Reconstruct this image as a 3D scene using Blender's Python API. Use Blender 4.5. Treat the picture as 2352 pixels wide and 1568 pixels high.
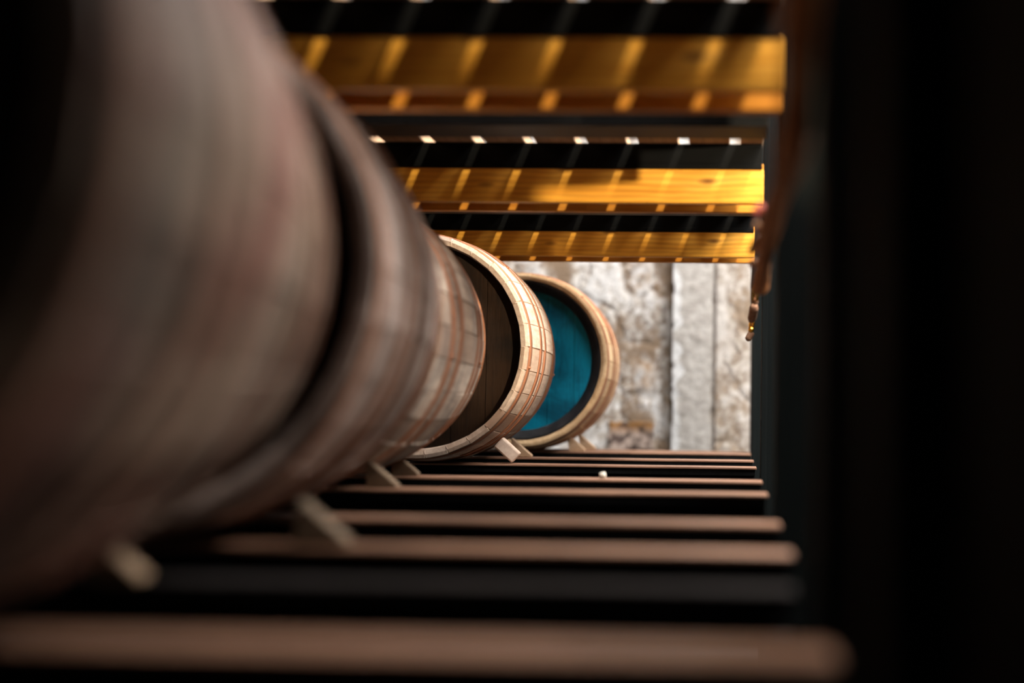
import bpy, bmesh, math, random
from mathutils import Vector, Matrix, noise
random.seed(7)
PI = math.pi
sc = bpy.context.scene
for o in list(bpy.data.objects): bpy.data.objects.remove(o)
COL = sc.collection

# ------------------------------------------------------------------ camera
W, H, F = 2352, 1568, 3100.0
CZ = 0.75                                   # camera height above the floor
YAW, PITCH, ROLL = math.radians(2.0), math.radians(2.7), math.radians(0.75)
cd = bpy.data.cameras.new('camera'); cam = bpy.data.objects.new('camera', cd); COL.objects.link(cam)
cd.sensor_width = 36; cd.lens = F / W * 36
PX = 1572.0
cd.shift_x = -(PX - W / 2) / W
RM = Matrix.Rotation(YAW, 3, 'Z') @ Matrix.Rotation(PI / 2 + PITCH, 3, 'X') @ Matrix.Rotation(ROLL, 3, 'Z')
cam.matrix_world = Matrix.Translation((0, 0, CZ)) @ RM.to_4x4()
cd.clip_start = 0.02
cd.dof.use_dof = True; cd.dof.focus_distance = 3.35; cd.dof.aperture_fstop = 1.3
sc.camera = cam

def P(px, py, d):                            # point at depth d seen at pixel px, py
    v = RM @ Vector(((px - PX) / F, -(py - H / 2) / F, -1))
    return Vector((v.x / v.y * d, d, CZ + v.z / v.y * d))

# ------------------------------------------------------------------ light
w = bpy.data.worlds.new('world'); sc.world = w; w.use_nodes = True
bg = w.node_tree.nodes['Background']
bg.inputs[0].default_value = (0.80, 0.90, 1.0, 1); bg.inputs[1].default_value = 0.2
sc.view_settings.view_transform = 'Standard'; sc.view_settings.look = 'None'
sc.view_settings.gamma = 1; sc.view_settings.use_curve_mapping = False
sc.view_settings.exposure = 0.0

def lamp(name, kind, loc, to, energy, color, **kw):
    l = bpy.data.lights.new(name, kind); l.energy = energy; l.color = color
    for k, v in kw.items(): setattr(l, k, v)
    o = bpy.data.objects.new(name, l); COL.objects.link(o)
    o.location = loc
    o.rotation_euler = (Vector(to) - Vector(loc)).to_track_quat('-Z', 'Y').to_euler()
    return o
SUND = Vector((-.40, .36, -1.0))
lamp('sun', 'SUN', tuple(-3 * SUND), (0, 0, 0), 12.0, (1.0, 0.84, 0.62), angle=math.radians(1.2))
# unseen lamps added to brighten the barrels, the middle amber board and the wall
lamp('fill_right', 'AREA', (0.72, 2.55, 2.42), (-0.40, 2.8, 0.85), 180, (1.0, 0.92, 0.86), shape='RECTANGLE', size=.9, size_y=1.3)  # added area lamp lighting the barrels from above right, no opening there
lamp('fill_near', 'AREA', (0.60, 1.12, 2.42), (-0.40, 1.3, 0.9), 38, (1.0, 0.92, 0.86), shape='RECTANGLE', size=.7, size_y=.7)  # added area lamp to lift the two nearest barrels
lamp('patch_spot', 'SPOT', (1.3, 0.9, CZ + .62), (-.25, 2.75, CZ + .43), 420, (1.0, .80, .55), spot_size=math.radians(17), spot_blend=.3, shadow_soft_size=.04)  # unseen spot added for the bright patch on the middle amber board
lamp('fill_back', 'AREA', (0.50, 4.05, 2.45), (-0.5, 5.2, 0.85), 135, (1.0, 0.97, 0.94), shape='RECTANGLE', size=1.8, size_y=.8)  # area lamp added out of view to brighten the wall and last barrel

# ------------------------------------------------------------------ materials
class NT:
    def __init__(s, name):
        s.m = bpy.data.materials.new(name); s.m.use_nodes = True
        s.t = s.m.node_tree; s.b = s.t.nodes['Principled BSDF']
    def n(s, typ, **kw):
        n = s.t.nodes.new(typ)
        for k, v in kw.items():
            if k.startswith('i_'):
                key = k[2:]; key = int(key) if key.isdigit() else key.replace('_', ' ')
                if isinstance(v, bpy.types.NodeSocket): s.t.links.new(v, n.inputs[key])
                else: n.inputs[key].default_value = v
            else: setattr(n, k, v)
        return n
    def l(s, a, b): s.t.links.new(a, b)
    def ramp(s, fac, stops):
        r = s.n('ShaderNodeValToRGB'); s.l(fac, r.inputs[0])
        e = r.color_ramp.elements
        while len(e) < len(stops): e.new(0.5)
        for i, (p, c) in enumerate(stops):
            e[i].position = p; e[i].color = (c[0], c[1], c[2], 1) if not isinstance(c, float) else (c, c, c, 1)
        return r.outputs[0]
    def mix(s, fac, a, b, mode='MIX'):
        n = s.n('ShaderNodeMix', data_type='RGBA', blend_type=mode)
        for sock, v in ((n.inputs[0], fac), (n.inputs[6], a), (n.inputs[7], b)):
            if isinstance(v, bpy.types.NodeSocket): s.l(v, sock)
            elif isinstance(v, (int, float)): sock.default_value = v
            else: sock.default_value = (v[0], v[1], v[2], 1)
        return n.outputs[2]
    def math(s, op, a, b=0.0):
        n = s.n('ShaderNodeMath', operation=op)
        for i, v in enumerate((a, b)):
            if isinstance(v, bpy.types.NodeSocket): s.l(v, n.inputs[i])
            else: n.inputs[i].default_value = v
        return n.outputs[0]
    def coord(s, scale=(1, 1, 1), off=(0, 0, 0)):
        tc = s.n('ShaderNodeTexCoord'); mp = s.n('ShaderNodeMapping')
        mp.inputs['Scale'].default_value = scale; mp.inputs['Location'].default_value = off
        s.l(tc.outputs['Object'], mp.inputs[0]); return mp.outputs[0]
    def noise(s, vec, scale, detail=4, rough=0.6, dist=0.0):
        n = s.n('ShaderNodeTexNoise'); s.l(vec, n.inputs['Vector'])
        n.inputs['Scale'].default_value = scale; n.inputs['Detail'].default_value = detail
        n.inputs['Roughness'].default_value = rough; n.inputs['Distortion'].default_value = dist
        return n.outputs[0]
    def bump(s, h, strength, dist=0.005):
        n = s.n('ShaderNodeBump'); s.l(h, n.inputs['Height'])
        n.inputs['Strength'].default_value = strength; n.inputs['Distance'].default_value = dist
        s.l(n.outputs[0], s.b.inputs['Normal'])
    def done(s, col, rough=0.7, metal=0.0, spec=0.3):
        if isinstance(col, bpy.types.NodeSocket): s.l(col, s.b.inputs['Base Color'])
        else: s.b.inputs['Base Color'].default_value = (*col, 1)
        if isinstance(rough, bpy.types.NodeSocket): s.l(rough, s.b.inputs['Roughness'])
        else: s.b.inputs['Roughness'].default_value = rough
        s.b.inputs['Metallic'].default_value = metal
        s.b.inputs['Specular IOR Level'].default_value = spec
        return s.m

def stave_mat(name, pale, mid, dark, stain, off, nst=30, stain_amt=0.45, tint=None):
    t = NT(name)
    tc = t.n('ShaderNodeTexCoord'); sp = t.n('ShaderNodeSeparateXYZ'); t.l(tc.outputs['Object'], sp.inputs[0])
    ang = t.math('ARCTAN2', sp.outputs[2], sp.outputs[0])
    k = t.math('FLOOR', t.math('MULTIPLY', t.math('ADD', ang, PI), nst / (2 * PI)))
    wn = t.n('ShaderNodeTexWhiteNoise', noise_dimensions='1D'); t.l(t.math('ADD', k, off), wn.inputs['W'])
    base = t.ramp(wn.outputs[0], [(0.0, dark), (0.22, mid), (0.45, pale), (0.75, pale), (1.0, mid)])
    v = t.coord((14, 1.2, 14), (off, off, off))
    g = t.noise(v, 6, 6, 0.65, 0.4)
    base = t.mix(t.ramp(g, [(0.38, 0.0), (0.72, 0.75)]), base, dark)
    v2 = t.coord((3.2, 5.5, 3.2), (off * 2, off, 0))
    s = t.noise(v2, 1.6, 5, 0.62, 0.8)
    base = t.mix(t.ramp(s, [(0.44, 0.0), (0.60, stain_amt)]), base, stain)
    if tint:
        v3 = t.coord((3, 3, 3), (0, off, off))
        base = t.mix(t.ramp(t.noise(v3, 1.5, 3), [(0.5, 0.0), (0.62, 0.8)]), base, tint)
    fine = t.noise(t.coord((60, 8, 60)), 8, 3)
    t.bump(t.math('ADD', g, fine), 0.35, 0.002)
    return t.done(base, 0.62, spec=0.3)

M = {}
M['stave_e'] = stave_mat('oak_golden', (.74, .53, .31), (.64, .42, .22), (.46, .28, .14), (.25, .15, .08), 3.1, stain_amt=.3)
M['stave_d'] = stave_mat('oak_pale_pink', (.76, .62, .50), (.66, .50, .38), (.42, .27, .19), (.30, .22, .17), 8.3, stain_amt=.25)
M['stave_c'] = stave_mat('oak_grey_tan', (.66, .56, .45), (.46, .34, .25), (.27, .18, .13), (.09, .075, .07), 5.7, stain_amt=.6)
M['stave_b'] = stave_mat('oak_mauve', (.76, .62, .55), (.58, .44, .37), (.32, .21, .16), (.08, .06, .05), 12.4, stain_amt=.65)
M['stave_a'] = stave_mat('oak_blotched', (.56, .43, .32), (.38, .27, .19), (.17, .11, .075), (.06, .055, .05), 21.9, stain_amt=.75, tint=(.24, .085, .06))

def rust_mat(name, a, b):
    t = NT(name); n = t.noise(t.coord((1, 1, 1)), 26, 5, .7)
    c = t.ramp(n, [(.3, a), (.55, b), (.75, (.20, .13, .10))]); t.bump(n, .3, .002)
    return t.done(c, .6, .25)
M['hoop'] = rust_mat('rusted_hoop', (.27, .10, .045), (.38, .165, .085))
M['hoop_dark'] = rust_mat('rusted_hoop_dark', (.26, .11, .06), (.30, .16, .11))

def plank_head(name, a, b, dark, off, grad=True, rough=.5):
    t = NT(name)
    tc = t.n('ShaderNodeTexCoord'); sp = t.n('ShaderNodeSeparateXYZ'); t.l(tc.outputs['Object'], sp.inputs[0])
    k = t.math('FLOOR', t.math('MULTIPLY', sp.outputs[0], 11))
    wn = t.n('ShaderNodeTexWhiteNoise', noise_dimensions='1D'); t.l(t.math('ADD', k, off), wn.inputs['W'])
    n = t.noise(t.coord((1, 1, 1), (off, 0, off)), 4.5, 5, .65, .6)
    c = t.mix(t.ramp(n, [(.36, 0.0), (.62, 1.0)]), a, b)
    c = t.mix(t.math('MULTIPLY', wn.outputs[0], .35), c, dark)
    g = t.noise(t.coord((30, 1, 2.5), (off, 0, 0)), 5, 4, .6)
    c = t.mix(t.ramp(g, [(.5, 0.0), (.75, .6)]), c, dark)
    t.bump(g, .3, .002)
    return t.done(c, rough, spec=.12)
M['head_teal'] = plank_head('teal_painted_head', (.003, .07, .12), (.004, .26, .41), (.004, .03, .05), 2.2, rough=.42)
M['head_brown'] = plank_head('dark_oak_head', (.007, .004, .0025), (.026, .012, .005), (.003, .002, .0015), 6.0, rough=.6)
t = NT('black_croze'); M['croze'] = t.done(t.ramp(t.noise(t.coord(), 22, 4), [(.4, (.010, .010, .012)), (.7, (.03, .028, .03))]), .55)

def amber_wood(nm, k):
    t = NT(nm)
    v = t.coord((1.0, 9, 11))
    g = t.noise(v, 3.2, 5, .55, 1.4)
    wv = t.n('ShaderNodeTexWave', wave_type='BANDS', bands_direction='Z')
    t.l(t.coord((.35, 1, 1)), wv.inputs[0]); wv.inputs['Scale'].default_value = 26
    wv.inputs['Distortion'].default_value = 9; wv.inputs['Detail'].default_value = 3; wv.inputs['Detail Scale'].default_value = .35
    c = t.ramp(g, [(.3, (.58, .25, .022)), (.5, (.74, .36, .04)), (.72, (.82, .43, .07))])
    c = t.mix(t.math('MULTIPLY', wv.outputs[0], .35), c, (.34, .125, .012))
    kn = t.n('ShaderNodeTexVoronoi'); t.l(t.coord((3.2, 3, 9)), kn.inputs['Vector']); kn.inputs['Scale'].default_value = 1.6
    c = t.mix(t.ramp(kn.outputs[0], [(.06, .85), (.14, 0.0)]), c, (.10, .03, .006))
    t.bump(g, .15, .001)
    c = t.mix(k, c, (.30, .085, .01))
    return t.done(c, .5, spec=.2)
M['amber'] = amber_wood('amber_varnished_pine', 0.0); M['amber_back'] = amber_wood('reddish_shaded_pine', .55)  # rear copy reddened and darkened for the weaker light back there
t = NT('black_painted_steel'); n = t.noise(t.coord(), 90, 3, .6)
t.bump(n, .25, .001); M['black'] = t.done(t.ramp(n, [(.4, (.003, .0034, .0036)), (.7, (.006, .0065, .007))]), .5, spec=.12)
t = NT('black_steel_shaded'); M['black_shaded'] = t.done((.0016, .0019, .002), .6, spec=.07)  # black steel darkened so sun stripes fade from the narrow channels
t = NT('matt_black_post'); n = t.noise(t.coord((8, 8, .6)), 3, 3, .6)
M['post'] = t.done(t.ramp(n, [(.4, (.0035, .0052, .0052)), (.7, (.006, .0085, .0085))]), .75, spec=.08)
t = NT('grey_brown_steel'); n = t.noise(t.coord((2, 30, 30)), 6, 4, .6)
M['dim'] = t.done(t.ramp(n, [(.4, (.012, .011, .011)), (.7, (.024, .020, .019))]), .85, spec=.05)
t = NT('worn_brown_runner'); v = t.coord((1.2, 14, 14)); n = t.noise(v, 4, 5, .6, .5); n2 = t.noise(t.coord((3, 3, 3)), 2.2, 4)
c = t.ramp(n, [(.3, (.18, .09, .052)), (.6, (.33, .18, .115))]); c = t.mix(t.ramp(n2, [(.48, 0.0), (.68, .6)]), c, (.16, .09, .06))
t.bump(n, .25, .001); M['runner'] = t.done(c, .42, spec=.5)
t = NT('wedge_wood'); n = t.noise(t.coord((10, 2, 10)), 5, 5, .6)
M['wedge'] = t.done(t.ramp(n, [(.35, (.36, .23, .13)), (.7, (.55, .40, .27))]), .7)
t = NT('wedge_wood_shaded'); n = t.noise(t.coord((10, 2, 10)), 5, 5, .6)
M['wedge_shaded'] = t.done(t.ramp(n, [(.35, (.13, .09, .055)), (.7, (.22, .16, .105))]), .75)  # wedge wood darkened to put the shade of the front faces in
t = NT('wedge_wood_pale'); n = t.noise(t.coord((10, 2, 10)), 8, 5, .6)
M['wedge_pale'] = t.done(t.ramp(n, [(.35, (.60, .46, .36)), (.7, (.74, .61, .50))]), .7)
t = NT('deck_plank_wood'); n = t.noise(t.coord((12, 1, 12)), 4, 5, .6)
M['plank'] = t.done(t.ramp(n, [(.35, (.32, .20, .12)), (.7, (.55, .38, .25))]), .7)
t = NT('concrete_floor'); n = t.noise(t.coord(), 3, 6, .65)
M['floor'] = t.done(t.ramp(n, [(.35, (.022, .020, .019)), (.7, (.045, .042, .04))]), .85)
t = NT('plaster_wall'); n = t.noise(t.coord(), 5, 6, .65); t.bump(n, .5, .01)
M['plaster'] = t.done(t.ramp(n, [(.35, (.06, .055, .05)), (.7, (.11, .10, .09))]), .9)
t = NT('brown_rope'); n = t.noise(t.coord(), 40, 5, .7); t.bump(n, .6, .004)
M['rope'] = t.done(t.ramp(n, [(.3, (.20, .075, .028)), (.7, (.42, .19, .08))]), .8, spec=.08)
t = NT('cork'); n = t.noise(t.coord(), 120, 4, .7); t.bump(n, .6, .003)
M['cork'] = t.done(t.ramp(n, [(.3, (.16, .075, .04)), (.7, (.36, .20, .12))]), .8)
t = NT('brass'); M['brass'] = t.done((.85, .46, .06), .22, 1.0)
t = NT('pink_peg'); M['pink'] = t.done((.40, .10, .09), .5)
t = NT('grit'); M['grit'] = t.done((.62, .60, .52), .8)
# stone: vertex colour carries the painted shade and the stones' own pigment, the nodes add grain
t = NT('rubble_stone'); at = t.n('ShaderNodeAttribute', attribute_name='pigment_shade')
n = t.noise(t.coord(), 60, 6, .7); n2 = t.noise(t.coord(), 18, 5, .65, .5)
c = t.mix(.3, at.outputs[0], t.ramp(n, [(.3, .35), (.7, .85)]), 'OVERLAY')
c = t.mix(t.ramp(n2, [(.60, 0.0), (.68, .5)]), c, (.20, .17, .14))
t.bump(n, .4, .006); M['stone'] = t.done(c, .9, spec=.15)

# ------------------------------------------------------------------ helpers
def mk(name, bm, mat, parent=None, smooth=False, loc=(0, 0, 0)):
    bmesh.ops.recalc_face_normals(bm, faces=bm.faces)
    me = bpy.data.meshes.new(name); bm.to_mesh(me); bm.free()
    me.materials.append(mat)
    if smooth: me.polygons.foreach_set('use_smooth', [True] * len(me.polygons))
    o = bpy.data.objects.new(name, me); COL.objects.link(o); o.location = loc
    if parent: o.parent = parent
    return o
def tag(o, label=None, cat=None, group=None, kind=None):
    for k, v in (('label', label), ('category', cat), ('group', group), ('kind', kind)):
        if v: o[k] = v
    return o
def thing(name, label, cat, loc=(0, 0, 0), group=None, rot=(0, 0, 0)):
    o = bpy.data.objects.new(name, None); COL.objects.link(o); o.location = loc; o.rotation_euler = rot
    o.empty_display_size = .05
    return tag(o, label, cat, group)
def box(bm, x0, x1, y0, y1, z0, z1, bev=0.0):
    r = bmesh.ops.create_cube(bm, size=1)
    vs = r['verts']
    for v in vs:
        v.co = Vector(((x0 + x1) / 2 + v.co.x * (x1 - x0), (y0 + y1) / 2 + v.co.y * (y1 - y0), (z0 + z1) / 2 + v.co.z * (z1 - z0)))
    if bev:
        es = {e for v in vs for e in v.link_edges}
        bmesh.ops.bevel(bm, geom=list(es), offset=bev, segments=2, affect='EDGES', profile=.5)
def wood_box(x0, x1, y0, y1, z0, z1, bev=.003, cuts=24, amp=.0008):
    bm = bmesh.new(); box(bm, x0, x1, y0, y1, z0, z1, bev)
    return bm
def tube(bm, pts, rads, seg=12):
    rings = []
    n = len(pts)
    for i, p in enumerate(pts):
        tdir = (pts[min(i + 1, n - 1)] - pts[max(i - 1, 0)]).normalized()
        a = tdir.cross(Vector((0, 0, 1)));  a = a if a.length > .05 else tdir.cross(Vector((1, 0, 0)))
        a.normalize(); b = tdir.cross(a)
        rings.append([bm.verts.new(p + rads[i] * (math.cos(2 * PI * k / seg) * a + math.sin(2 * PI * k / seg) * b)) for k in range(seg)])
    for i in range(n - 1):
        for k in range(seg):
            bm.faces.new((rings[i][k], rings[i][(k + 1) % seg], rings[i + 1][(k + 1) % seg], rings[i + 1][k]))
    bm.faces.new(rings[0][::-1]); bm.faces.new(rings[-1])

# ------------------------------------------------------------------ setting
XR = 0.065                                   # right-hand end of the rack
RT = CZ - 0.150                              # top of the rails
bm = bmesh.new(); box(bm, -3.2, 2.8, -1.2, 6.0, -.1, 0); tag(mk('floor', bm, M['floor']), kind='structure')
bm = bmesh.new(); box(bm, 2.8, 3.0, -1.2, 6.0, 0, 2.6); tag(mk('wall_right', bm, M['plaster']), kind='structure')
bm = bmesh.new(); box(bm, -3.4, -3.2, -1.2, 6.0, 0, 2.6); tag(mk('wall_left', bm, M['plaster']), kind='structure')

bm = bmesh.new(); box(bm, -3.4, 3.0, -1.4, -1.2, 0, 2.7); tag(mk('wall_front', bm, M['plaster']), kind='structure')  # unseen wall added to keep sky light off the near barrels
# unseen ceiling, three slots shaped to let sun reach the amber boards alone
bm = bmesh.new()
ox0, ox1 = -.75, .72
box(bm, -3.2, ox0, -1.2, 6.0, 2.6, 2.7); box(bm, ox1, 2.8, -1.2, 6.0, 2.6, 2.7)
ys = [-1.2, 1.225, 1.395, 2.22, 2.39, 3.23, 3.40, 6.0]
for k in range(0, 8, 2): box(bm, ox0, ox1, ys[k], ys[k + 1], 2.6, 2.7)
tag(mk('ceiling', bm, M['plaster']), kind='structure')
# back wall of rubble stone with a dressed band
YW = 5.6
def lines(a, b, c, d, fine, coarse):
    r = []; x = a
    while x < b: r.append(x); x += coarse
    x = b
    while x < c: r.append(x); x += fine
    x = c
    while x < d: r.append(x); x += coarse
    r.append(d); return r
gx = lines(-3.2, -1.25, .25, 2.8, .006, .06)
gz = lines(0, CZ - .35, CZ + .75, 2.6, .006, .06)
stones = []
rs = random.Random(11)
x = -3.2
# irregular stones laid in columns of varying width, each with its own pigment
PIG = [(.34, .26, .19), (.42, .34, .26), (.50, .44, .37), (.30, .24, .20), (.56, .52, .47), (.40, .28, .18), (.46, .42, .38), (.62, .58, .54)]
def cell_sites(seed):
    r = random.Random(seed); out = {}
    return out
def site(i, j, s=0):
    r = random.Random(i * 7919 + j * 104729 + s)
    return r.random(), r.random(), r.choice(PIG), r.random()
site_cache = {}
def worley(u, v):
    i0, j0 = math.floor(u), math.floor(v); best = []
    for i in (i0 - 1, i0, i0 + 1):
        for j in (j0 - 1, j0, j0 + 1):
            k = (i, j)
            if k not in site_cache: site_cache[k] = site(i, j)
            a, b, p, q = site_cache[k]
            du, dv = abs(u - (i + .15 + .7 * a)), abs(v - (j + .15 + .7 * b))
            d = max(du, dv) * .6 + math.hypot(du, dv) * .4
            best.append((d, p, q))
    best.sort(key=lambda t: t[0])
    return best[0][0], best[1][0], best[0][1], best[0][2]
bx0, bx1 = P(1547, 800, YW).x, P(1636, 800, YW).x
blk0, blk1 = P(1400, 968, YW), P(1502, 1034, YW)
bm = bmesh.new(); cols = []; rows = []
def lerp(a, b, t): t = max(0, min(1, t)); return tuple(a[k] + (b[k] - a[k]) * t for k in range(3))
for z in gz:
    row = []
    for x in gx:
        q = Vector((x, 0, z))
        n1 = noise.fractal(q * 9, .8, 2.1, 5); n2 = noise.fractal(q * 24 + Vector((5, 2, 1)), .7, 2.1, 5); n3 = noise.fractal(q * 3.2 + Vector((9, 0, 4)), .8, 2, 3)
        lean = .01 * n1 + .004 * noise.noise(q * 30)
        if bx0 + .6 * lean - .003 < x < bx1 + .4 * lean:
            h = .055 + .003 * n2 + .002 * n1
            c = lerp((.60, .57, .53), (.46, .43, .40), .5 + 1.3 * n2)
            f = (x - bx0) / (bx1 - bx0)
            edge = .16 + .30 * noise.noise(Vector((0, 0, z * 14))) 
            if f < edge: c = lerp(c, (.86, .87, .88), .8)
            strk = noise.noise(Vector((x * 18, 3, z * 120)))
            c = lerp(c, (.30, .27, .24), max(0, strk - .25) * 1.6)
        else:
            u, v = x * 6.5 + .22 * n1, z * 5.0 + .25 * n3
            d1, d2, p, q2 = worley(u, v)
            e = max(0, min(1, (d2 - d1) / .22))
            h = .004 * e + .003 * n2 + .003 * n1 + .008 * q2 * e
            c = lerp((.55, .52, .49), p, .25 + e * 1.4 + .6 * n2)
            c = lerp(c, (.90, .88, .86), max(0, n3 * 1.3 + n2 * 1.1 + n1 * .5 - .12) * 1.6)
            c = lerp(c, (.20, .145, .11), max(0, -n2 * 2.0 - .35 - n1 * .6) * 1.5); n5 = noise.fractal(q * 21 + Vector((1, 7, 2)), .9, 2.2, 4); c = lerp(c, (.34, .265, .20), max(0, n5 - .02) * 1.3); c = lerp(c, (.74, .72, .70), max(0, -n5 - .04) * 1.3); n6 = noise.fractal(q * 48, .9, 2.2, 3); c = lerp(c, (.22, .18, .15), max(0, n6 - .08) * 1.6); c = lerp(c, (.80, .79, .78), max(0, -n6 - .15) * 1.4)
            c = lerp(c, (.42, .25, .12), max(0, noise.noise(q * 7 + Vector((3, 3, 3))) - .25) * 1.8)
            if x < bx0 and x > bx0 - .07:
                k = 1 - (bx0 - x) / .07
                h -= .03 * k; c = lerp(c, (.17, .125, .08), .85 * k)  # recess beside the band, its shadow painted into the stone colour
            n7 = noise.fractal(Vector((x * 9 + 4, 2, z * 4.5)), .8, 2.1, 4); c = lerp(c, (.25, .18, .125), max(0, n7 - .06) * 2.0); c = lerp(c, (.70, .69, .68), max(0, -n7 - .12) * 1.6)
            c = tuple(k * .92 for k in c)
            if x > bx1: c = lerp(c, (.33, .26, .19), .38)
            if x > bx1 and x < bx1 + .012: h -= .02; c = lerp(c, (.25, .22, .2), .7)
            if blk0.x < x + .01 * n1 < blk1.x and blk1.z < z + .01 * n1 < blk0.z:
                h += .02; g = (z - blk1.z) / (blk0.z - blk1.z)
                c = lerp((.42, .33, .28), (.34, .17, .06), (g - .55) * 3)
                c = lerp(c, (.10, .07, .06), max(0, -n2 * 2 + .05))
        row.append(bm.verts.new((x, YW - h, z))); cols.append(c)
    rows.append(row)
for j in range(len(gz) - 1):
    for i in range(len(gx) - 1):
        bm.faces.new((rows[j][i], rows[j][i + 1], rows[j + 1][i + 1], rows[j + 1][i]))
ow = mk('wall_back', bm, M['stone'], smooth=False); tag(ow, kind='structure')
ca = ow.data.color_attributes.new('pigment_shade', 'FLOAT_COLOR', 'POINT')
ca.data.foreach_set('color', [k for c in cols for k in (c[0], c[1], c[2], 1.0)])

# ------------------------------------------------------------------ rack
XL = -2.3
ORD = ['nearest', 'second nearest', 'third nearest', 'fourth nearest', 'fifth nearest', 'sixth nearest', 'seventh nearest', 'eighth nearest', 'ninth nearest', 'tenth nearest', 'eleventh nearest', 'twelfth nearest', 'thirteenth nearest', 'fourteenth nearest']
RW = .115
# lower rails: black steel section with a worn brown runner on top
low = [.47, .835, 1.40, 1.745, 2.33, 2.725, 3.34, 3.745, 4.27, 4.44]
carried = ['under the near end of the large blurred barrel', 'under the far end of the large blurred barrel', 'under the near end of the second barrel', 'under the far end of the second barrel',
           'under the near end of the third barrel', 'under the far end of the third barrel', 'under the near end of the dark-headed barrel', 'under the far end of the dark-headed barrel',
           'under the near end of the teal-headed barrel', 'nearest the stone wall']
for i, y in enumerate(low):
    wd = [.062, .062, .062, .070, .080, .085, .095, .09, .08, .08][i]
    r = thing('barrel_rail', 'black rail with brown runner ' + carried[i], 'rail', (0, y, RT), 'lower rails carrying the barrels')
    bm = bmesh.new()
    hw = wd / 2
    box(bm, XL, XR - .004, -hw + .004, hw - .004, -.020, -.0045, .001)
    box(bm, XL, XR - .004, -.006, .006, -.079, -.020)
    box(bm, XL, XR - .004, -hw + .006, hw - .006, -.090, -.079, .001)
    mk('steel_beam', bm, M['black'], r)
    bm = bmesh.new(); box(bm, XL, XR, -hw, hw, -.0045, 0, .001)
    tag(mk('runner', bm, M['runner'], r), 'worn brown timber runner')
# dark flat bars between the rails
bars = [1.13, 1.56, 2.12, 2.53, 3.03, 3.545, 3.97]
for i, y in enumerate(bars):
    bm = bmesh.new(); hb = .024 if i == 0 else .048; box(bm, XL, XR - .01, -hb, hb, -.012, 0, .002)
    s = ['between the first and second barrels', 'beneath the belly of the second barrel', 'between the second and third barrels', 'beneath the belly of the third barrel',
         'between the third barrel and the dark-headed one', 'beneath the belly of the dark-headed barrel', 'between the dark-headed and teal-headed barrels'][i]
    tag(mk('flat_bar', bm, M['dim'], loc=(0, y, RT - (.0005 if i == 0 else .030))), 'dull grey-brown flat steel bar ' + s, 'bar', 'flat bars between the lower rails')
# low lengthwise bearer that the rails and bars stand on, out of view at the left and behind the uprights
for x, s in ((XL + .1, 'left'), (-.02, 'right')):
    pass
# upper rails
up = [.80, 1.40, 1.815, 2.385, 2.81, 3.385, 3.82]
UB = CZ + .485
upd = ['above the large blurred barrel', 'above the second barrel, out at the top of the view', 'over the nearest amber timber', 'behind the nearest amber timber',
       'over the middle amber timber', 'behind the middle amber timber', 'over the farthest amber timber']
for i, y in enumerate(up):
    nar = y in (1.815, 2.81, 3.82)
    bm = bmesh.new(); hw = .027 if nar else RW / 2; y = y - .030 if nar else y; fl = .018 if nar else .03
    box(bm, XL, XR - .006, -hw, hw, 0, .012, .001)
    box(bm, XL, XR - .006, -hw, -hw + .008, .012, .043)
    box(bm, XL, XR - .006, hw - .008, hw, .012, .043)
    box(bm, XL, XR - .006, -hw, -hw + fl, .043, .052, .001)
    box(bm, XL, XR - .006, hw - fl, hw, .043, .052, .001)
    tag(mk('upper_rail', bm, M['black_shaded'] if nar else M['black'], loc=(0, y, UB)), 'black upper channel ' + upd[i], 'rail', 'upper tier steel channels')
# amber boards beneath the rear channel of each pair: a front board and a second one 8 cm behind it
for y, s in ((1.760, 'nearest and tallest in view, with dark knots'), (2.755, 'the middle one of three, glowing yellow'), (3.765, 'the farthest, just above the stone wall')):
    bm = bmesh.new(); box(bm, XL, XR - .003, 0, .021, -.0705, -.0005, .002)
    tag(mk('amber_board', bm, M['amber'], loc=(0, y, UB)), 'amber varnished pine board, ' + s, 'board', 'amber boards of the upper tier')
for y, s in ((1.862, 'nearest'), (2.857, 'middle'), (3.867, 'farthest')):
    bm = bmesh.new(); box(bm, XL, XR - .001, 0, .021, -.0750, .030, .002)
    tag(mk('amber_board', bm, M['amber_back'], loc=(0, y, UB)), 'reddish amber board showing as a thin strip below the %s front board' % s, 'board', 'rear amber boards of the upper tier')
# deck planks laid lengthwise on the upper rails with narrow gaps
PITCH_X = .1055
for ya, yb, wh in ((.36, .88, 'nearest pair'), (1.345, 1.900, 'second pair'), (2.332, 2.893, 'third pair'), (3.332, 3.903, 'farthest pair')):
    x = .0645 - PITCH_X + .0
    bm = bmesh.new(); box(bm, .0145, .060, ya, yb, 0, .022, .002)
    tag(mk('deck_plank', bm, M['plank'], loc=(0, 0, UB + .0522)), 'narrow edge plank of the slatted deck on the %s of upper channels' % wh, 'plank', 'upper deck planks')
    c_ = .003 - PITCH_X / 2
    while c_ > XL + .05:
        wj = (PITCH_X - .023) / 2 + random.uniform(-.0008, .0008)
        bm = bmesh.new(); box(bm, -wj, wj, ya, yb, 0, .022, .002)
        tag(mk('deck_plank', bm, M['plank'], loc=(c_, 0, UB + .0522)), 'brown plank of the slatted deck on the %s of upper channels' % wh, 'plank', 'planks of the slatted deck, ' + wh)
        c_ -= PITCH_X
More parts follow.
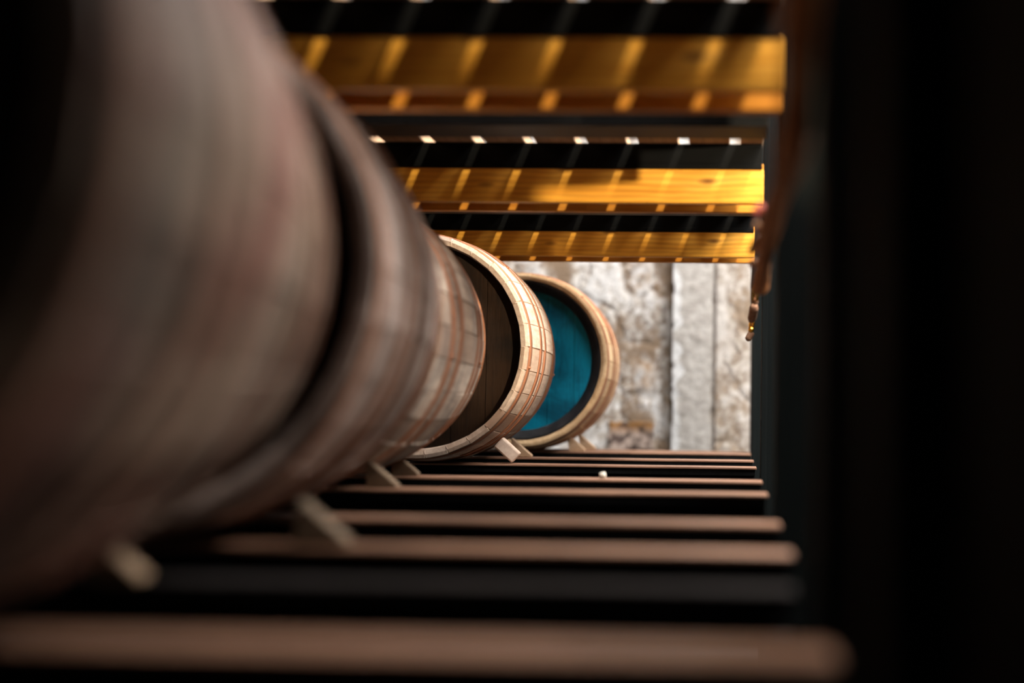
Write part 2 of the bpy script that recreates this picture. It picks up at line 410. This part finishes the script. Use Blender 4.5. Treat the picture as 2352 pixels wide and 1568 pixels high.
# uprights
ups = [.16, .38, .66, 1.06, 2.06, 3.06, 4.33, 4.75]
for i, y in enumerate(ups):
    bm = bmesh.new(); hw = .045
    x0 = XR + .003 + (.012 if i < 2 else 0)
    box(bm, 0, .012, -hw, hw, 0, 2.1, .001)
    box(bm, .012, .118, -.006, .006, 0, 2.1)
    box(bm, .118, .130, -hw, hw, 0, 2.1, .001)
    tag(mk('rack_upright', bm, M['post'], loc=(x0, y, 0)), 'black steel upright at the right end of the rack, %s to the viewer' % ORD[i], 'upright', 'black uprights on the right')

# ------------------------------------------------------------------ barrels
RR, RB = .262, .281
NST = 30
FS = [0, .025, .2, .4, .6, .8, .975]; SEG = len(FS)
def prof(t): return RB - (RB - RR) * abs(t) ** 1.9      # t in -1..1 along the barrel
def barrel(name_label, X0, Y0, X1, mats, headmat, croze=None, facet=.5, hoop='hoop', seed=0, roll=0.0, hoops=(.015, .17, .255), L=.80):
    # X0 = axis x at the front head, X1 at the rear head, Y0 = depth of the front
    yaw = math.atan2(-(X1 - X0), L)
    zc = RT + prof(.15) + .001
    root = thing('barrel', name_label, 'barrel', ((X0 + X1) / 2, Y0 + L / 2, zc), 'barrels lying along the rack', (0, 0, yaw))
    rr = random.Random(seed)
    joff = [rr.uniform(-.0014, .0014) for _ in range(NST)]
    n = NST * SEG
    def shape(k, groove):
        s, f = divmod(k, SEG); a = (FS[f] - .5) * 2 * PI / NST
        flat = math.cos(PI / NST) / math.cos(a)
        m = (1 - facet) + facet * flat / math.cos(PI / NST) * 1.0
        g = -.0045 if (f == 0 and groove) else 0
        return m, joff[s] + g
    def ring(bm, y, r, groove=True):
        out = []
        for k in range(n):
            m, o = shape(k, groove); a = 2 * PI * (k // SEG + FS[k % SEG]) / NST - PI + roll
            rad = r * (1 - (1 - m)) + (o if groove else 0)
            out.append(bm.verts.new((rad * math.cos(a), y, rad * math.sin(a))))
        return out
    def sew(bm, a, b):
        for k in range(n): bm.faces.new((a[k], a[(k + 1) % n], b[(k + 1) % n], b[k]))
    bm = bmesh.new(); rings = []
    NS = 28
    inner = RR - .022
    rings.append(ring(bm, -L / 2 + .05, inner, False))
    rings.append(ring(bm, -L / 2 + .004, inner + .004, False))
    rings.append(ring(bm, -L / 2, RR - .008))
    for i in range(NS + 1):
        t = -1 + 2 * i / NS
        rings.append(ring(bm, t * L / 2 + (.0015 if i == 0 else -.0015 if i == NS else 0), prof(t)))
    rings.append(ring(bm, L / 2, RR - .008)); rings.append(ring(bm, L / 2 - .004, inner + .004, False)); rings.append(ring(bm, L / 2 - .05, inner, False))
    for a, b in zip(rings, rings[1:]): sew(bm, a, b)
    mk('staves', bm, mats, root)
    for sgn in (-1, 1):
        bm = bmesh.new(); y = sgn * (L / 2 - .035)
        # head boards: flat disc of boards with fine grooves
        nb = 6; hw = inner + .001
        xs = [-hw + 2 * hw * i / nb for i in range(nb + 1)]
        for i in range(nb):
            a0, a1 = xs[i] + .0006, xs[i + 1] - .0006
            poly = [(a0 + (a1 - a0) * q / 8) for q in range(9)]
            top = [(px_, math.sqrt(max(0, hw * hw - px_ * px_))) for px_ in poly]
            pts = [(a, b) for a, b in top] + [(a, -b) for a, b in reversed(top)]
            cl = []
            for q in pts:
                if not cl or (abs(q[0] - cl[-1][0]) + abs(q[1] - cl[-1][1])) > 1e-5: cl.append(q)
            if abs(cl[0][0] - cl[-1][0]) + abs(cl[0][1] - cl[-1][1]) < 1e-5: cl.pop()
            va = [bm.verts.new((a, y, b)) for a, b in cl]
            vb = [bm.verts.new((a, y - sgn * .022, b)) for a, b in cl]
            bm.faces.new(va); bm.faces.new(vb)
            for q in range(len(cl)): bm.faces.new((va[q], va[(q + 1) % len(cl)], vb[(q + 1) % len(cl)], vb[q]))
        tag(mk('head', bm, headmat, root), 'painted head' if headmat == M['head_teal'] and sgn < 0 else None)
        if croze and sgn < 0:
            bm = bmesh.new(); a = []
            for (r_, yy) in ((inner + .0005, -L / 2 + .006), (inner - .003, -L / 2 + .006), (inner - .020, -L / 2 + .030), (inner - .026, -L / 2 + .0345)):
                a.append([bm.verts.new((r_ * math.cos(2 * PI * k / 120), yy, r_ * math.sin(2 * PI * k / 120))) for k in range(120)])
            for u, v in zip(a, a[1:]):
                for k in range(120): bm.faces.new((u[k], u[(k + 1) % 120], v[(k + 1) % 120], v[k]))
            tag(mk('croze_ring', bm, M['croze'], root, True), 'black ring inside the rim')
    for sgn in (-1, 1):
        for j, hp in enumerate(hoops):
            bm = bmesh.new(); wd = .028 if j else .026
            c = L / 2 - hp - wd / 2
            ys = [-wd / 2, -wd / 2, wd / 2, wd / 2]; rs_ = [.0, .0028, .0028, .0]
            rg = []
            for q in range(4):
                yy = sgn * c + ys[q]; r_ = prof(yy / (L / 2)) + rs_[q]
                rg.append([bm.verts.new((r_ * math.cos(2 * PI * k / 120), yy, r_ * math.sin(2 * PI * k / 120))) for k in range(120)])
            for u, v in zip(rg, rg[1:]):
                for k in range(120): bm.faces.new((u[k], u[(k + 1) % 120], v[(k + 1) % 120], v[k]))
            # rivet pair at the lap
            for dy in (-.006, .006):
                a = 2.1 + j + seed; r_ = prof(sgn * c / (L / 2)) + .003
                bmesh.ops.create_icosphere(bm, subdivisions=1, radius=.004, matrix=Matrix.Translation((r_ * math.cos(a), sgn * c + dy, r_ * math.sin(a))))
            mk('hoop', bm, M[hoop], root, True)
    return root

barrel('large blurred brown blotched barrel nearest the viewer, filling the left edge', -.494, .44, -.634, M['stave_a'], M['head_brown'], seed=1, L=.76, hoop='hoop_dark')
barrel('mauve-brown weathered barrel, second in the row, out of focus', -.604, 1.25, -.706, M['stave_b'], M['head_brown'], seed=2, L=.76, hoop='hoop')
barrel('grey-tan stained barrel, third in the row, its far rim standing before the dark head', -.750, 2.15, -.808, M['stave_c'], M['head_brown'], seed=3, hoop='hoop')
barrel('pale pinkish barrel with a dark brown head, fourth in the row', -.736, 3.12, -.781, M['stave_d'], M['head_brown'], seed=4)
barrel('golden oak barrel with a teal painted head, farthest in the row', -.639, 4.07, -.675, M['stave_e'], M['head_teal'], croze=True, seed=5)

# ------------------------------------------------------------------ wedges
def wedge(label, toe, y, wy, mat, w_=.085, h_=.052, rot=0):
    # prism with its outer slope facing right; toe = right-hand tip on the rail
    bm = bmesh.new()
    k_ = h_ / .052; pts = [(-w_ + .035 * k_, 0), (0, 0), (0, .006), (-.055 * k_, h_), (-.058 * k_, h_)]
    va = [bm.verts.new((a, -wy / 2, b)) for a, b in pts]; vb = [bm.verts.new((a, wy / 2, b)) for a, b in pts]
    bm.faces.new(va); bm.faces.new(vb)
    for q in range(5): bm.faces.new((va[q], va[(q + 1) % 5], vb[(q + 1) % 5], vb[q]))
    bmesh.ops.bevel(bm, geom=list(bm.edges), offset=.0015, segments=1, affect='EDGES')
    o = mk('barrel_wedge', bm, mat, loc=(toe + .010, y, RT + .0004)); o.rotation_euler = (0, 0, rot)
    return tag(o, label, 'wedge', 'wooden wedges chocking the barrels')
wedge('wooden wedge under the near side of the teal-headed barrel, right slope lit', -.468, 4.27, .028, M['wedge'])
wedge('wooden wedge behind the first one of the teal-headed barrel, against the wall', -.452, 4.44, .028, M['wedge'])
wedge('brown wedge at the far rail of the dark-headed barrel', -.560, 3.745, .03, M['wedge'])
wedge('shaded wedge at the near rail of the third barrel', -.584, 2.33, .03, M['wedge_shaded'], .085, .048)
wedge('wedge with a lit edge at the far rail of the third barrel', -.640, 2.725, .03, M['wedge_shaded'], .085, .048)
wedge('blurred wedge with a lit slope under the second barrel', -.405, 1.40, .032, M['wedge_shaded'], .085, .046)
wedge('small blurred pale wedge near the far rim of the large nearest barrel', -.490, 1.10, .03, M['wedge'], .06, .032)
# the pale squared block at the dark-headed barrel
bm = bmesh.new(); box(bm, -.030, .030, -.02, .02, -.016, .016, .004)
o = mk('barrel_wedge', bm, M['wedge_pale']); o.location = (P(1166, 1040, 3.34).x, 3.34, RT + .0335); o.rotation_euler = (0, math.radians(42), math.radians(4))
tag(o, 'pale squared wooden block wedged beside the dark-headed barrel', 'wedge', 'wooden wedges chocking the barrels')
bm = bmesh.new(); bmesh.ops.create_icosphere(bm, subdivisions=2, radius=.008)
for v in bm.verts: v.co *= 1 + .3 * noise.noise(v.co * 200)
tag(mk('pebble', bm, M['grit'], loc=(P(1385, 1083, 2.725).x, 2.725, RT + .006)), 'tiny pale crumb of grit on a brown runner', 'pebble')

# ------------------------------------------------------------------ rope and cork toggles along the uprights
g = thing('rope_string', 'brown rope with corks and brass shackles strung along the black uprights', 'rope', P(1748, 640, 2.4))
def gl(bm):                                   # world mesh -> child of g
    bmesh.ops.translate(bm, verts=bm.verts, vec=-g.location); return bm
cp = [(1850, -60, .93), (1838, 60, .98), (1836, 170, 1.02), (1826, 290, 1.08), (1812, 380, 1.2), (1790, 450, 1.42), (1772, 510, 1.7), (1761, 560, 1.95), (1753, 610, 2.15), (1746, 662, 2.38)]
pts = [P(*c) for c in cp]; dense = []
for i in range(len(pts) - 1):
    for k in range(14):
        t_ = k / 14; p0 = pts[max(i - 1, 0)]; p1 = pts[i]; p2 = pts[i + 1]; p3 = pts[min(i + 2, len(pts) - 1)]
        dense.append(.5 * ((2 * p1) + (p2 - p0) * t_ + (2 * p0 - 5 * p1 + 4 * p2 - p3) * t_ * t_ + (3 * p1 - p0 - 3 * p2 + p3) * t_ ** 3))
dense.append(pts[-1])
bm = bmesh.new()
rad = [.0135 + .002 * math.sin(i * .16) + .001 * noise.noise(Vector((i * .35, 0, 0))) for i in range(len(dense))]
rad[-1] = .006; rad[-2] = .010; rad[0] = .006
tube(bm, dense, rad, 14)
mk('rope', gl(bm), M['rope'], g, True)
def rod(name, a, b, r, mat, seg=12, r2=None, label=None):
    bm = bmesh.new(); n_ = 6
    ps = [a.lerp(b, k / n_) for k in range(n_ + 1)]
    rr_ = [r * .75] + [r] * (n_ - 1) + [(r2 if r2 else r * .75)]
    tube(bm, ps, rr_, seg)
    return tag(mk(name, gl(bm), mat, g, True), label)
rod('brass_shackle', P(1731, 655, 2.75), P(1729, 692, 2.8), .0035, M['brass'])
rod('brass_shackle', P(1740, 655, 2.75), P(1738, 692, 2.8), .0035, M['brass'])
def ball(name, c, r, mat):
    bm = bmesh.new(); bmesh.ops.create_uvsphere(bm, u_segments=20, v_segments=12, radius=r, matrix=Matrix.Translation(c))
    mk(name, gl(bm), mat, g, True)
ball('shackle_pin', P(1734, 692, 2.8), .0072, M['cork'])
rod('cork_toggle', P(1733, 702, 2.85), P(1726, 736, 2.9), .0095, M['cork'], 16)
rod('brass_shackle', P(1724, 738, 3.0), P(1722, 752, 3.0), .0032, M['brass'])
rod('brass_shackle', P(1731, 738, 3.0), P(1729, 752, 3.0), .0032, M['brass'])
ball('shackle_pin', P(1725, 757, 3.0), .0066, M['brass'])
rod('leather_tail', P(1727, 762, 3.05), P(1716, 783, 3.05), .008, M['cork'], 10, .002)
rod('peg', P(1745, 545, 2.1), P(1726, 578, 2.12), .007, M['cork'], 12, .0062)
rod('peg', P(1738, 598, 2.2), P(1722, 610, 2.2), .0055, M['cork'], 12, .004)
rod('peg', P(1752, 470, 1.9), P(1732, 494, 1.9), .006, M['pink'], 12, .004, 'reddish peg')
rod('peg', P(1745, 514, 1.9), P(1734, 523, 1.9), .0055, M['cork'], 12, .004)
